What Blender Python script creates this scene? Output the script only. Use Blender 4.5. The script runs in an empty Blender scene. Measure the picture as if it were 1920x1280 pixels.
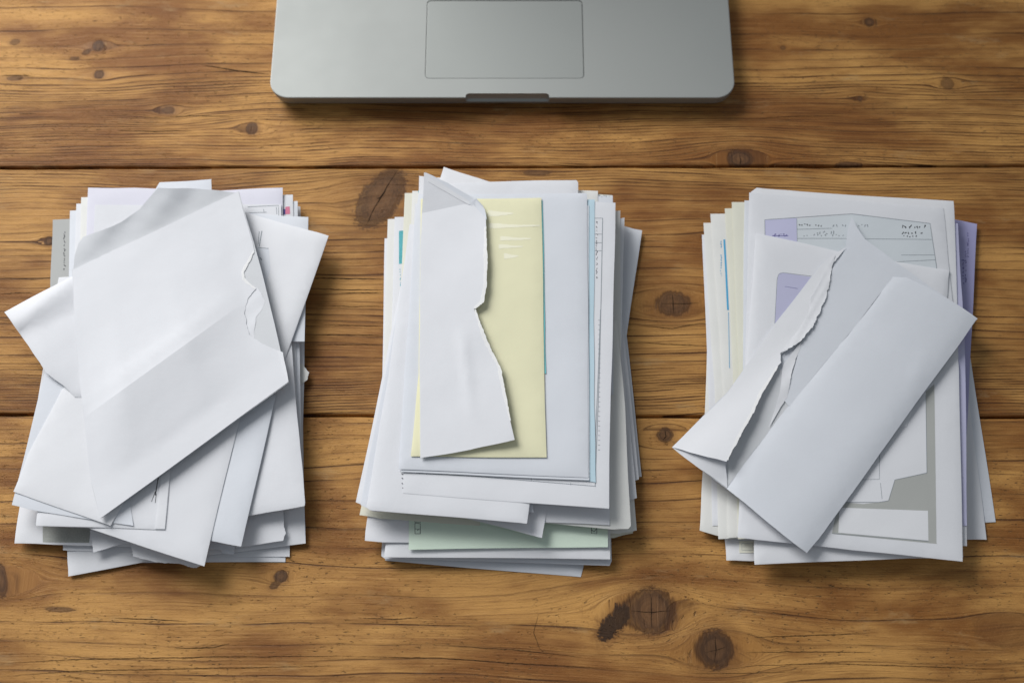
import bpy, bmesh, math, random
import numpy as np
from mathutils import Vector
from mathutils.geometry import delaunay_2d_cdt

random.seed(7); rng = np.random.default_rng(7)
C = bpy.context.scene.collection
S = bpy.context.scene

# ------------------------------------------------------------------ camera
TILT = math.radians(23.6); DIST = 1.06; FPX = 2667.0
F = Vector((0, math.sin(TILT), -math.cos(TILT))); U = Vector((0, math.cos(TILT), math.sin(TILT))); R = Vector((1, 0, 0))
CAM = -F * DIST
cd = bpy.data.cameras.new("camera"); cam = bpy.data.objects.new("camera", cd); C.objects.link(cam)
cam.location = CAM; cam.rotation_euler = (TILT, 0, 0)
cd.sensor_width = 36; cd.lens = 50; cd.clip_start = 0.05; cd.clip_end = 50
cd.dof.use_dof = True; cd.dof.focus_distance = 1.02; cd.dof.aperture_fstop = 5.0
S.camera = cam
# ------------------------------------------------------------------ light
w = bpy.data.worlds.new("World"); S.world = w; w.use_nodes = True
wb = w.node_tree.nodes["Background"]; wb.inputs[0].default_value = (0.86, 0.93, 1.0, 1); wb.inputs[1].default_value = 0.26
def area(name, loc, aim, sx, sy, power, col):
    l = bpy.data.lights.new(name, 'AREA'); l.shape = 'RECTANGLE'; l.size = sx; l.size_y = sy; l.energy = power; l.color = col; l.spread = math.radians(57)
    o = bpy.data.objects.new(name, l); C.objects.link(o); o.location = loc
    o.rotation_euler = (Vector(aim) - Vector(loc)).to_track_quat('-Z', 'Y').to_euler(); return o
area("window_light", (-1.10, 1.00, 0.97), (-0.24, -0.02, 0), 1.25, 1.25, 7.9, (1.0, 0.992, 0.98))
S.view_settings.view_transform = 'Standard'; S.view_settings.look = 'None'; S.view_settings.exposure = 0; S.view_settings.gamma = 1
S.cycles.use_denoising = True

# ------------------------------------------------------------------ helpers
def at(px, py, zmm=0.0):
    """photo pixel -> the point of the table region that lies zmm above the tabletop (metres)"""
    d = F + R * ((px - 960) / FPX) + U * ((640 - py) / FPX)
    t = (zmm / 1000 - CAM.z) / d.z
    return CAM + d * t
def at_np(P, zmm):
    P = np.asarray(P, float); z = np.asarray(zmm, float) / 1000
    u = (P[:, 0] - 960) / FPX; v = (640 - P[:, 1]) / FPX
    d = np.stack([u, F.y + v * U.y, F.z + v * U.z], 1)
    t = (z - CAM.z) / d[:, 2]
    return np.array(CAM)[None] + d * t[:, None]
def tag(o, label, cat, group=None, kind=None):
    if label: o['label'] = label
    if cat: o['category'] = cat
    if group: o['group'] = group
    if kind: o['kind'] = kind
    return o
def link_mesh(name, verts, faces, mat, parent=None, sharp=40):
    verts = np.asarray(verts, float)
    org = verts.mean(0); org[2] = verts[:, 2].min()
    me = bpy.data.meshes.new(name); me.from_pydata((verts - org).tolist(), [], faces)
    me.polygons.foreach_set('use_smooth', [True] * len(me.polygons)); me.update()
    if sharp: me.set_sharp_from_angle(angle=math.radians(sharp))
    if mat: me.materials.append(mat)
    o = bpy.data.objects.new(name, me); C.objects.link(o); o.location = org
    if parent:
        o.parent = parent; o.location = Vector(org) - parent_world(parent)
    return o
def parent_world(p):
    v = Vector(p.location)
    while p.parent: p = p.parent; v = v + p.location
    return v

# ---- node expressions
class N:
    def __init__(s, nt, sock): s.nt, s.k = nt, sock
    def _m(s, op, b=None, c=None, clamp=False):
        n = s.nt.nodes.new('ShaderNodeMath'); n.operation = op; n.use_clamp = clamp
        for i, x in enumerate((s, b, c)):
            if x is None: continue
            if isinstance(x, N): s.nt.links.new(x.k, n.inputs[i])
            else: n.inputs[i].default_value = x
        return N(s.nt, n.outputs[0])
    def __add__(s, b): return s._m('ADD', b)
    def __sub__(s, b): return s._m('SUBTRACT', b)
    def __mul__(s, b): return s._m('MULTIPLY', b)
    __radd__ = __add__; __rmul__ = __mul__
    def pow(s, b): return s._m('POWER', b)
    def fract(s): return s._m('FRACT')
    def floor(s): return s._m('FLOOR')
    def max(s, b): return s._m('MAXIMUM', b)
    def min(s, b): return s._m('MINIMUM', b)
    def ramp(s, a, b, lo=0.0, hi=1.0, smooth=True):
        n = s.nt.nodes.new('ShaderNodeMapRange'); n.interpolation_type = 'SMOOTHSTEP' if smooth else 'LINEAR'; n.clamp = True
        s.nt.links.new(s.k, n.inputs[0])
        for i, x in zip((1, 2, 3, 4), (a, b, lo, hi)): n.inputs[i].default_value = x
        return N(s.nt, n.outputs[0])
def vec(nt, x, y, z=0.0):
    n = nt.nodes.new('ShaderNodeCombineXYZ')
    for i, a in enumerate((x, y, z)):
        if isinstance(a, N): nt.links.new(a.k, n.inputs[i])
        else: n.inputs[i].default_value = a
    return n.outputs[0]
def noise(nt, v, scale=1.0, detail=3, rough=0.55, dist=0.0):
    n = nt.nodes.new('ShaderNodeTexNoise'); n.inputs['Scale'].default_value = scale; n.inputs['Detail'].default_value = detail
    n.inputs['Roughness'].default_value = rough; n.inputs['Distortion'].default_value = dist
    if v is not None: nt.links.new(v, n.inputs['Vector'])
    return N(nt, n.outputs[0])
def mixc(nt, f, a, b, mode='MIX'):
    n = nt.nodes.new('ShaderNodeMix'); n.data_type = 'RGBA'; n.blend_type = mode
    for i, x in ((0, f), (6, a), (7, b)):
        if isinstance(x, N): nt.links.new(x.k, n.inputs[i])
        elif isinstance(x, (int, float)): n.inputs[i].default_value = x
        else: n.inputs[i].default_value = (*x, 1)
    return N(nt, n.outputs[2])
def new_mat(name):
    m = bpy.data.materials.new(name); m.use_nodes = True; nt = m.node_tree
    return m, nt, nt.nodes['Principled BSDF']
def bump(nt, bs, h, strength, dist):
    n = nt.nodes.new('ShaderNodeBump'); n.inputs['Strength'].default_value = strength; n.inputs['Distance'].default_value = dist
    nt.links.new(h.k, n.inputs['Height']); nt.links.new(n.outputs[0], bs.inputs['Normal'])
def attr(nt, name):
    n = nt.nodes.new('ShaderNodeAttribute'); n.attribute_name = name; return N(nt, n.outputs['Fac'])

def paper_mat(name, col, var=0.03, rough=0.75, grain=0.17):
    m, nt, bs = new_mat(name)
    g = nt.nodes.new('ShaderNodeNewGeometry').outputs['Position']
    n1 = noise(nt, g, 1400, 3, 0.6); n2 = noise(nt, g, 22, 2)
    f = (n1 * 0.5 + n2 * 0.5)
    c = mixc(nt, f.ramp(0.3, 0.7), tuple(x * (1 - var) for x in col), tuple(min(1, x * (1 + var * .6)) for x in col))
    nt.links.new(c.k, bs.inputs['Base Color']); bs.inputs['Roughness'].default_value = rough
    bs.inputs['Specular IOR Level'].default_value = 0.25
    h = n1 * 0.5 + noise(nt, g, 45, 3, 0.5) * 3.0
    bump(nt, bs, h, grain, 0.0006)
    tr = nt.nodes.new('ShaderNodeBsdfTranslucent'); nt.links.new(c.k, tr.inputs['Color'])
    mx = nt.nodes.new('ShaderNodeMixShader'); mx.inputs[0].default_value = 0.16; out = nt.nodes['Material Output']
    nt.links.new(bs.outputs[0], mx.inputs[1]); nt.links.new(tr.outputs[0], mx.inputs[2]); nt.links.new(mx.outputs[0], out.inputs['Surface'])
    return m
def flat_mat(name, col, rough=0.8, metal=0.0):
    m, nt, bs = new_mat(name); bs.inputs['Base Color'].default_value = (*col, 1); bs.inputs['Roughness'].default_value = rough
    bs.inputs['Metallic'].default_value = metal; bs.inputs['Specular IOR Level'].default_value = 0.2
    return m
PM = {
 'white': paper_mat('paper_white', (0.80, 0.81, 0.845)),
 'cool': paper_mat('paper_cool_white', (0.755, 0.78, 0.83)),
 'bright': paper_mat('paper_bright_white', (0.83, 0.838, 0.868)),
 'warm': paper_mat('paper_warm_white', (0.82, 0.82, 0.795)),
 'cream': paper_mat('paper_cream', (0.79, 0.785, 0.68)),
 'grey': paper_mat('paper_grey', (0.50, 0.51, 0.50)),
 'lilac_white': paper_mat('paper_lilac_white', (0.76, 0.755, 0.84)),
 'lavender': paper_mat('paper_lavender', (0.47, 0.46, 0.72)),
 'pale_lavender': paper_mat('paper_pale_lavender', (0.60, 0.60, 0.80)),
 'yellow': paper_mat('paper_yellow', (0.875, 0.85, 0.60)), 'inside': paper_mat('paper_shaded_inside', (0.70, 0.715, 0.74)), 'inner': paper_mat('paper_shaded_flap', (0.745, 0.76, 0.79)),  # inside and inner: white paper greyed to carry shade in its colour
 'green': paper_mat('paper_green', (0.76, 0.885, 0.76)),
 'blue': paper_mat('paper_blue', (0.58, 0.75, 0.84)),
 'cyan': paper_mat('paper_cyan', (0.20, 0.58, 0.62)),
 'grey_green': paper_mat('paper_grey_green', (0.42, 0.43, 0.40), var=0.25),
 'warm_grey': paper_mat('print_warm_grey', (0.47, 0.48, 0.46)),
 'form_tint': paper_mat('print_form_tint', (0.70, 0.745, 0.78)),
 'window_lav': paper_mat('window_lavender', (0.56, 0.56, 0.74), rough=0.35),
}
INK = flat_mat('ink_black', (0.035, 0.035, 0.045)); INKG = flat_mat('ink_grey', (0.28, 0.31, 0.34)); TEAL = paper_mat('ink_teal', (0.13, 0.48, 0.54), var=.35)
VIOL = flat_mat('ink_violet', (0.10, 0.09, 0.28)); PINK = flat_mat('ink_pink', (0.62, 0.20, 0.30)); STREAK = flat_mat('streak_pale', (0.845, 0.825, 0.655), 0.95)
BLUEINK = flat_mat('ink_blue', (0.08, 0.36, 0.60))

# ------------------------------------------------------------------ wood
def wob(x, y, k=0):
    return (np.sin(x / 97 + y / 61 + 1.3 + k) + 0.6 * np.sin(x / 43 - y / 29 + 4.1 + 2 * k) + 0.35 * np.sin(x / 21 + y / 17 + 2.2 + 3 * k)) / 1.95
KN = []   # (x, y, rx, ry, tilt, dark) in mm on the tabletop
def knot(px, py, rx, ry, tilt=0, dark=1.0, flow=1.0):
    p = at(px, py); KN.append((p.x * 1000, p.y * 1000, rx * 0.41, ry * 0.44, math.radians(tilt), dark, flow))
knot(185, 86, 11, 12, 0, 1); knot(162, 98, 8, 5, 30, .8, .5); knot(186, 140, 10, 9, 0, .9); knot(316, 207, 12, 7, 0, .7); knot(472, 241, 11, 12, 0, 1)
knot(28, 79, 10, 6, 10, .6, .6); knot(28, 147, 16, 5, 0, .7, .5); knot(140, 110, 10, 4, 0, .7, .4)
knot(1630, 42, 9, 9, 0, .9); knot(1777, 157, 13, 12, 0, .6); knot(1612, 185, 5, 6, 0, .9); knot(1388, 298, 24, 17, 0, 1); knot(1592, 309, 24, 6, 0, .9, .5); knot(1468, 90, 6, 5, 0, .6)
knot(713, 372, 35, 60, -28, .88, .65); knot(1262, 569, 30, 22, 0, .85); knot(92, 452, 9, 8, 0, 1); knot(1008, 324, 26, 5, 0, .7, .4); knot(1330, 445, 16, 5, 0, .6, .6)
knot(1247, 815, 13, 12, 0, .9, 1.5); knot(527, 1080, 11, 9, 0, 1); knot(514, 1098, 8, 5, 15, .8, .4)
knot(1222, 1145, 37, 34, 0, .95, 1.0); knot(1162, 1156, 13, 20, -30, 1.3, .3); knot(1140, 1178, 13, 20, -28, 1.3, .2); knot(1341, 1217, 30, 29, 0, 1.12, 1.0); knot(1885, 1178, 48, 28, 0, .22, .5); knot(2, 1088, 10, 26, 15, .9)
knot(112, 1142, 24, 4, -3, .7, .3); knot(62, 1238, 0.1, .1)

def wood_mat():
    m, nt, bs = new_mat('aged_pine')
    gu, gv, ph, kr, kd, spc = (attr(nt, a) for a in ('gu', 'gv', 'ph', 'kr', 'kd', 'spc'))
    tone, pit = attr(nt, 'tone'), attr(nt, 'pit')
    big = noise(nt, vec(nt, gu * 0.0075, gv * 0.022, 3.1), 1, 4, 0.6)
    mid = noise(nt, vec(nt, gu * 0.013, gv * 0.12, 7.7), 1, 5, 0.68)
    fib = noise(nt, vec(nt, gu * 0.011, gv * 0.95, 1.0), 1, 6, 0.74)
    fib2 = noise(nt, vec(nt, gu * 0.055, gv * 2.6, 9.0), 1, 4, 0.7)
    c = mixc(nt, big.ramp(0.36, 0.64), (0.205, 0.080, 0.018), (0.490, 0.256, 0.074))
    c = mixc(nt, mid.ramp(0.48, 0.72) * 0.48, c, (0.140, 0.046, 0.010))
    c = mixc(nt, mid.ramp(0.22, 0.44, 1, 0) * 0.35, c, (0.53, 0.290, 0.094))
    # growth rings: thin dark late wood, sharp on one side
    d = ph + (noise(nt, vec(nt, gu * 0.006, gv * 0.06, 5.0), 1, 3, 0.6) * 2.6 + noise(nt, vec(nt, gu * 0.05, gv * 0.4, 2.0), 1, 2, 0.5) * 0.5) * spc.pow(-1.0)
    fr = d.fract(); idx = d.floor(); mm = (fr * -1.0 + 1.0) * spc
    wn = nt.nodes.new('ShaderNodeTexWhiteNoise'); wn.noise_dimensions = '1D'; nt.links.new(idx.k, wn.inputs['W'])
    st = N(nt, wn.outputs[0]).ramp(0.0, 0.9, 0.30, 1.0, False)
    sharp = (mm.ramp(0.0, 0.12) * mm.ramp(0.25, 1.5, 1, 0))
    soft = mm.ramp(0.0, 0.12) * mm.ramp(0.2, 5.0, 1, 0).pow(1.6)
    brk = noise(nt, vec(nt, gu * 0.018, gv * 0.25, 12.0), 1, 4, 0.65).ramp(0.34, 0.62, 0.12, 1)
    line = (sharp * 0.85 + soft * 0.35) * st * brk
    c = mixc(nt, (line * 1.25).min(0.97), c, (0.058, 0.020, 0.006))
    # fibres
    c = mixc(nt, fib.ramp(0.50, 0.72) * 0.72, c, (0.080, 0.029, 0.009))
    c = mixc(nt, fib.ramp(0.28, 0.48, 1, 0) * 0.42, c, (0.60, 0.335, 0.115))
    c = mixc(nt, fib2.ramp(0.54, 0.72) * 0.60, c, (0.110, 0.046, 0.015))
    # worn open pores and small dark dents
    reg = noise(nt, vec(nt, gu * 0.014, gv * 0.04, 4.0), 1, 3).ramp(0.40, 0.60)
    p1 = noise(nt, vec(nt, gu * 0.20, gv * 0.75, 21.0), 1, 4, 0.68).ramp(0.595, 0.68) * reg * pit
    p1b = noise(nt, vec(nt, gu * 0.20, gv * 0.75 + 0.22, 21.0), 1, 4, 0.68).ramp(0.60, 0.68) * reg * pit
    c = mixc(nt, p1b * 0.40, c, (0.46, 0.29, 0.13))
    c = mixc(nt, p1 * 0.78, c, (0.055, 0.023, 0.008))
    p2 = noise(nt, vec(nt, gu * 0.045, gv * 0.24, 33.0), 1, 6, 0.74).ramp(0.63, 0.75)
    c = mixc(nt, p2 * 0.60, c, (0.060, 0.028, 0.012))
    wear = noise(nt, vec(nt, gu * 0.016, gv * 0.045, 17.0), 1, 5, 0.68).ramp(0.58, 0.74)
    c = mixc(nt, wear * 0.42, c, (0.40, 0.275, 0.135))
    spk = noise(nt, vec(nt, gu * 0.55, gv * 1.5, 41.0), 1, 4, 0.75)
    c = mixc(nt, spk.ramp(0.54, 0.72) * 0.42, c, (0.105, 0.042, 0.013))
    c = mixc(nt, spk.ramp(0.28, 0.44, 1, 0) * 0.25, c, (0.58, 0.35, 0.14))
    # knots
    kn = kr + (noise(nt, vec(nt, gu * 0.09, gv * 0.14, 8.0), 1, 5, 0.68) - 0.5) * 0.45 + (noise(nt, vec(nt, gu * 0.30, gv * 0.55, 18.0), 1, 4, 0.7) - 0.5) * (kd - 1.15).max(0.0) * 9.0 + (noise(nt, vec(nt, gu * 0.30, gv * 0.55, 18.0), 1, 4, 0.7) - 0.5) * 0.75
    halo = kn.ramp(0.9, 2.1, 1, 0)
    c = mixc(nt, halo * kd * 0.45, c, (0.135, 0.055, 0.017))
    rim = kn.ramp(0.84, 1.0) * kn.ramp(1.0, 1.22, 1, 0)
    c = mixc(nt, rim * (kd * 0.85).min(0.85), c, (0.060, 0.024, 0.008))
    core = kn.ramp(0.76, 1.12, 1, 0)
    kring = noise(nt, vec(nt, kr * 5.0, gu * 0.03, gv * 0.03), 1, 3, 0.6).ramp(0.35, 0.65)
    kc = mixc(nt, kring * 0.8, (0.112, 0.054, 0.024), (0.048, 0.023, 0.012))
    kc = mixc(nt, noise(nt, vec(nt, gu * 0.35, gv * 0.35, 6.0), 1, 5, .75).ramp(0.46, 0.70) * 0.75, kc, (0.026, 0.015, 0.010))
    kc = mixc(nt, kn.ramp(0.20, 0.75, 1, 0) * 0.40, kc, (0.150, 0.072, 0.030))
    kc = mixc(nt, kn.ramp(0.55, 0.95) * kn.ramp(0.95, 1.3, 1, 0) * 0.6, kc, (0.040, 0.018, 0.009))
    kc = mixc(nt, noise(nt, vec(nt, gu * 0.5, gv * 0.6, 16.0), 1, 5, .75).ramp(0.50, 0.72) * 0.55, kc, (0.20, 0.105, 0.050))
    kc = mixc(nt, kd.ramp(1.0, 1.3) * 0.8, kc, (0.022, 0.012, 0.007))
    c = mixc(nt, (core * kd).min(0.96), c, kc)
    t = nt.nodes.new('ShaderNodeVectorMath'); t.operation = 'SCALE'; nt.links.new(c.k, t.inputs[0]); nt.links.new(tone.k, t.inputs['Scale'])
    nt.links.new(t.outputs[0], bs.inputs['Base Color'])
    r = fib.ramp(0.3, 0.7, 0.42, 0.60) + line * 0.1 + core * 0.08
    nt.links.new(r.k, bs.inputs['Roughness']); bs.inputs['Specular IOR Level'].default_value = 0.20
    h = fib * 0.6 + fib2 * 0.4 + spk * 0.5 - line * 0.5 - p1 * 1.5 - p2 * 1.0 + mid * 0.6 - rim * 0.15
    bump(nt, bs, h, 0.75, 0.0007)
    return m
WOOD = wood_mat(); CRACK = flat_mat('dark_crack', (0.022, 0.011, 0.005), 0.9)

table = bpy.data.objects.new('wooden_table', None); C.objects.link(table); table.location = (0, 0, -0.028)
tag(table, 'old pine table of wide knotted planks under the papers and laptop', 'table')

def plank(top_px, bot_px, spacing, tone, pit, k, step=1.7, half=560):
    """top_px / bot_px: (y at x=0, y at x=1920) of the plank's far and near edge, or world mm when given as ('mm', y)"""
    def edge(e):
        if e[0] == 'mm': return lambda x: np.full_like(x, e[1])
        a, b = at(0, e[0]) * 1000, at(1920, e[1]) * 1000
        return lambda x: a.y + (x - a.x) * (b.y - a.y) / (b.x - a.x)
    et, eb = edge(top_px), edge(bot_px)
    nx = int(2 * half / step); xs = np.linspace(-half, half, nx + 1)
    yt, yb = et(xs), eb(xs)
    yt = yt - 1.0 - 0.35 * wob(xs * 2.1, 0 * xs, k) - 0.25 * wob(xs * 6, 0 * xs, k + 2)
    yb = yb + 1.0 + 0.35 * wob(xs * 2.3, 0 * xs, k + 1) + 0.25 * wob(xs * 7, 0 * xs, k + 3)
    ny = max(3, int((yt.mean() - yb.mean()) / step))
    s = np.linspace(0, 1, ny + 1)
    rows_y, rows_z = [], []
    rows_y.append(yb); rows_z.append(np.full_like(xs, -26.0))
    rows_y.append(yb); rows_z.append(np.full_like(xs, -1.1))
    rows_y.append(yb + 0.35); rows_z.append(np.full_like(xs, -0.4))
    for q in s:
        y = (yb + 1.0) * (1 - q) + (yt - 1.0) * q
        rows_y.append(y); rows_z.append(0.16 * wob(xs * .6, y * .9, k) * min(1, 6 * q, 6 * (1 - q)) - 0.05)
    rows_y.append(yt - 0.35); rows_z.append(np.full_like(xs, -0.4))
    rows_y.append(yt); rows_z.append(np.full_like(xs, -1.1))
    rows_y.append(yt); rows_z.append(np.full_like(xs, -26.0))
    Y = np.array(rows_y); Z = np.array(rows_z); X = np.tile(xs, (len(rows_y), 1)); nr, nc = Y.shape
    co = np.stack([X, Y, Z], -1).reshape(-1, 3) / 1000
    i = np.arange(nr * nc).reshape(nr, nc)
    q = np.stack([i[:-1, :-1], i[:-1, 1:], i[1:, 1:], i[1:, :-1]], -1).reshape(-1, 4)
    org = np.array([0, float((yt.mean() + yb.mean()) / 2000), -0.026])
    me = bpy.data.meshes.new('plank'); me.vertices.add(nr * nc); me.vertices.foreach_set('co', (co - org).ravel())
    me.loops.add(q.size); me.loops.foreach_set('vertex_index', q.ravel().astype(np.int32))
    me.polygons.add(len(q)); me.polygons.foreach_set('loop_start', (np.arange(len(q)) * 4).astype(np.int32))
    me.polygons.foreach_set('use_smooth', np.ones(len(q), bool)); me.update(calc_edges=True); me.validate()
    x, y = X.ravel(), Y.ravel()
    gv = y + 5.0 * wob(x * .55, y * .8, k) + 1.3 * wob(x * 1.9, y * 2.2, k + 5)
    kr = np.full_like(x, 9.0); kd = np.zeros_like(x)
    lo, hi = yb.mean() - 8, yt.mean() + 8
    for (kx, ky, rx, ry, tl, dk, fl) in KN:
        if not (lo < ky < hi): continue
        dx, dy = x - kx, y - ky
        a = dx * math.cos(tl) + dy * math.sin(tl) if tl else dx
        b = -dx * math.sin(tl) + dy * math.cos(tl) if tl else dy
        rr = np.sqrt((a / rx) ** 2 + (b / ry) ** 2)
        rr = np.maximum(rr, .02); sel = rr < kr; kd = np.where(sel, dk, kd); kr = (kr ** -4.0 + rr ** -4.0) ** -0.25
        Rk = max(rx, ry) * 1.0 * fl; den = (dx / 2.4) ** 2 + dy ** 2
        gv = gv - fl * Rk * Rk * dy / np.maximum(den, (0.95 * Rk) ** 2) * 0.9
    # cumulative ring phase from a spacing that varies across the plank
    g = np.linspace(gv.min() - 1, gv.max() + 1, 600); qn = (g - yb.mean()) / (yt.mean() - yb.mean())
    sp = np.interp(qn, spacing[0], spacing[1]) * (1 + 0.25 * np.sin(g / 9.0 + k))
    cum = np.concatenate([[0], np.cumsum(np.diff(g) / sp[1:])]); spv = np.interp(gv, g, sp)
    ph = np.interp(gv, g, cum) + 40 * k
    tn = np.full_like(x, tone) * (1 + 0.06 * wob(x * .4, y * .5, k + 9))
    for nm, arr in (('gu', x + 777 * k), ('gv', gv + 333 * k), ('ph', ph), ('kr', kr), ('kd', kd), ('spc', spv), ('tone', tn), ('pit', np.full_like(x, pit))):
        at_ = me.attributes.new(nm, 'FLOAT', 'POINT'); at_.data.foreach_set('value', arr.astype(np.float32))
    me.materials.append(WOOD)
    o = bpy.data.objects.new('plank', me); C.objects.link(o); o.parent = table
    o.location = Vector(org) - table.location
    return o
S1, S2 = (315, 311), (777, 782)
p_far2 = plank(('mm', 560), ('mm', 345), ((0, 1), (5, 5)), 1.0, .4, 4, step=8)
p1 = plank(('mm', 345), S1, ((0, .40, .55, 1), (2.3, 2.3, 13, 26)), 1.28, .95, 1)
p2 = plank(S1, S2, ((0, .22, .35, .7, .85, 1), (2.4, 2.6, 6.5, 7.0, 4.0, 3.0)), 1.10, .25, 2)
p3 = plank(S2, ('mm', -292), ((0, .16, .28, .34, .75, 1), (5.5, 6.5, 9.0, 20, 14, 8)), 1.10, 1.1, 3)
p_near = plank(('mm', -292), ('mm', -500), ((0, 1), (5, 5)), 1.0, .4, 6, step=8)

def crack(pl, pts, wid):
    """a split in the wood: a tapering dark slit that follows the listed pixel points"""
    V, Fc = [], []
    pts = [Vector((*p, 0)) for p in pts]; L = []
    for a, b in zip(pts[:-1], pts[1:]):
        n = max(2, int((b - a).length / 4))
        L += [a.lerp(b, i / n) for i in range(n)]
    L.append(pts[-1]); n = len(L)
    off = 0
    for i, p in enumerate(L):
        t = i / (n - 1); wv = .72 * wid * (math.sin(math.pi * min(max(t, .03), .97))) ** .6 * random.uniform(.6, 1.3)
        d = (L[min(i + 1, n - 1)] - L[max(i - 1, 0)]).normalized(); nn = Vector((-d.y, d.x, 0)); off = .7 * off + random.uniform(-.35, .35)
        for sg in (-1, 1):
            q = p + nn * (off + sg * wv / 2); V.append(at(q.x, q.y, 0.14))
        if i: Fc.append((2 * i - 2, 2 * i, 2 * i + 1, 2 * i - 1))
    return link_mesh('crack', [tuple(v) for v in V], Fc, CRACK, pl, None)
for a in (([(745, 318), (728, 345), (714, 370), (702, 388), (686, 424)], 1.7), ([(722, 358), (712, 372), (706, 372)], 3), ([(1240, 569), (1262, 569), (1312, 568)], 1.2), ([(1261, 551), (1262, 569), (1263, 588)], 1.8),
          ([(560, 522), (640, 522), (720, 523)], 2.0), ([(580, 541), (650, 543), (720, 543)], 1.7), ([(640, 549), (720, 548)], 1.6), ([(590, 573), (660, 574), (722, 575)], 1.6), ([(575, 628), (640, 627), (718, 628)], 1.6),
          ([(572, 646), (640, 646), (718, 646)], 1.4), ([(600, 609), (720, 611)], 1.4), ([(1195, 640), (1240, 645), (1330, 648)], 1.3), ([(1200, 610), (1260, 616), (1320, 604)], 1.2), ([(0, 551), (30, 549), (60, 550)], 1.6), ([(0, 600), (20, 601)], 1.2), ([(0, 520), (60, 524), (110, 521)], 1.4)):
    crack(p2, *a)
for a in (([(380, 122), (440, 132), (505, 140)], 2.2), ([(310, 220), (360, 217), (430, 218)], 1.6), ([(220, 245), (290, 247), (360, 245)], 1.4), ([(36, 214), (68, 213)], 1.6), ([(1387, 290), (1389, 300), (1388, 309)], 2.2), ([(1420, 222), (1500, 218), (1580, 217)], 1.3), ([(0, 141), (60, 142)], 1.4)):
    crack(p1, *a)
for a in (([(1221, 1118), (1222, 1146), (1221, 1174)], 2.0), ([(1184, 1144), (1222, 1147), (1258, 1144)], 1.6), ([(1341, 1192), (1342, 1217), (1340, 1240)], 2.4), ([(1322, 1222), (1342, 1218), (1362, 1212)], 1.2),
          ([(215, 1158), (280, 1160), (350, 1164)], 1.8), ([(1415, 1194), (1520, 1190), (1630, 1187)], 2.0), ([(1400, 1222), (1500, 1221), (1640, 1222)], 1.8), ([(330, 1215), (400, 1213), (430, 1206)], 2.0), ([(680, 1158), (740, 1160), (780, 1157)], 1.8),
          ([(0, 1243), (150, 1235), (400, 1231), (660, 1229)], 1.6), ([(0, 1268), (140, 1257), (330, 1253), (660, 1247)], 1.5), ([(650, 1230), (830, 1233), (1000, 1245), (1160, 1253)], 1.4), ([(840, 1210), (960, 1217), (1090, 1231)], 1.4), ([(1247, 806), (1249, 818), (1243, 824)], 2.0), ([(1010, 1150), (1000, 1185), (1012, 1215), (1026, 1229)], 1.2),
          ([(1330, 1258), (1420, 1247), (1560, 1243), (1900, 1255)], 1.4), ([(1290, 1262), (1380, 1262), (1500, 1258)], 1.3)):
    crack(p3, *a)

# ------------------------------------------------------------------ laptop
def metal_mat(name, col, rough):
    m, nt, bs = new_mat(name)
    g = nt.nodes.new('ShaderNodeNewGeometry').outputs['Position']
    n1 = noise(nt, g, 2600, 2, 0.6); n2 = noise(nt, g, 14, 3)
    c = mixc(nt, n1.ramp(0.3, 0.7), tuple(x * .96 for x in col), tuple(x * 1.03 for x in col))
    nt.links.new(c.k, bs.inputs['Base Color']); bs.inputs['Metallic'].default_value = 0.65
    nt.links.new(n2.ramp(0.3, 0.7, rough - .03, rough + .04).k, bs.inputs['Roughness'])
    bump(nt, bs, n1, 0.06, 0.0002); return m
ALU = metal_mat('satin_aluminium', (0.370, 0.383, 0.370), 0.60); ALU2 = metal_mat('satin_aluminium_pad', (0.345, 0.360, 0.347), 0.57)
BLACK = flat_mat('black_plastic', (0.015, 0.015, 0.017), 0.4); GLASS = flat_mat('dark_screen_glass', (0.01, 0.01, 0.012), 0.12); RUB = flat_mat('rubber', (0.02, 0.02, 0.02), 0.8)

def rrect(x0, x1, y0, y1, r, n=10):
    pts = []
    for cx, cy, a0 in ((x1 - r, y0 + r, -90), (x1 - r, y1 - r, 0), (x0 + r, y1 - r, 90), (x0 + r, y0 + r, 180)):
        for i in range(n + 1):
            a = math.radians(a0 + 90 * i / n); pts.append((cx + r * math.cos(a), cy + r * math.sin(a)))
    return pts
def loft(rings):
    """rings: list of (outline, z); stacked outlines of equal count, capped"""
    V, Fc = [], []; n = len(rings[0][0])
    for o, z in rings: V += [(x, y, z) for x, y in o]
    for k in range(len(rings) - 1):
        for i in range(n):
            j = (i + 1) % n; Fc.append((k * n + i, k * n + j, (k + 1) * n + j, (k + 1) * n + i))
    Fc.append(tuple(range(n - 1, -1, -1))); Fc.append(tuple((len(rings) - 1) * n + i for i in range(n)))
    return V, Fc
def slab(x0, x1, y0, y1, r, z0, z1, bev=0.0008, under=0.0):
    q = lambda d: rrect(x0 + d, x1 - d, y0 + d, y1 - d, max(r - d, 0.0004))
    return loft([(q(under + .0006), z0), (q(under * .55), z0 + (z1 - z0) * .28), (q(under * .16), z0 + (z1 - z0) * .66), (q(0), z1 - bev), (q(bev * .3), z1 - bev * .3), (q(bev), z1)])
zt = 0.0165; zb = 0.0012
fl = at(506, 160, zt * 1000); fr_ = at(1377, 150, zt * 1000); front = at(940, 183.5, zt * 1000).y
lx0, lx1 = fl.x, fr_.x; ly0, ly1 = front, front + 0.262
laptop = bpy.data.objects.new('laptop', None); C.objects.link(laptop); laptop.location = ((lx0 + lx1) / 2, (ly0 + ly1) / 2, 0)
tag(laptop, 'silver aluminium laptop with large trackpad, lying open above the papers', 'laptop')
def mesh_from(name, vf):
    me = bpy.data.meshes.new(name); me.from_pydata(vf[0], [], vf[1]); o = bpy.data.objects.new(name, me); C.objects.link(o); return o
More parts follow.
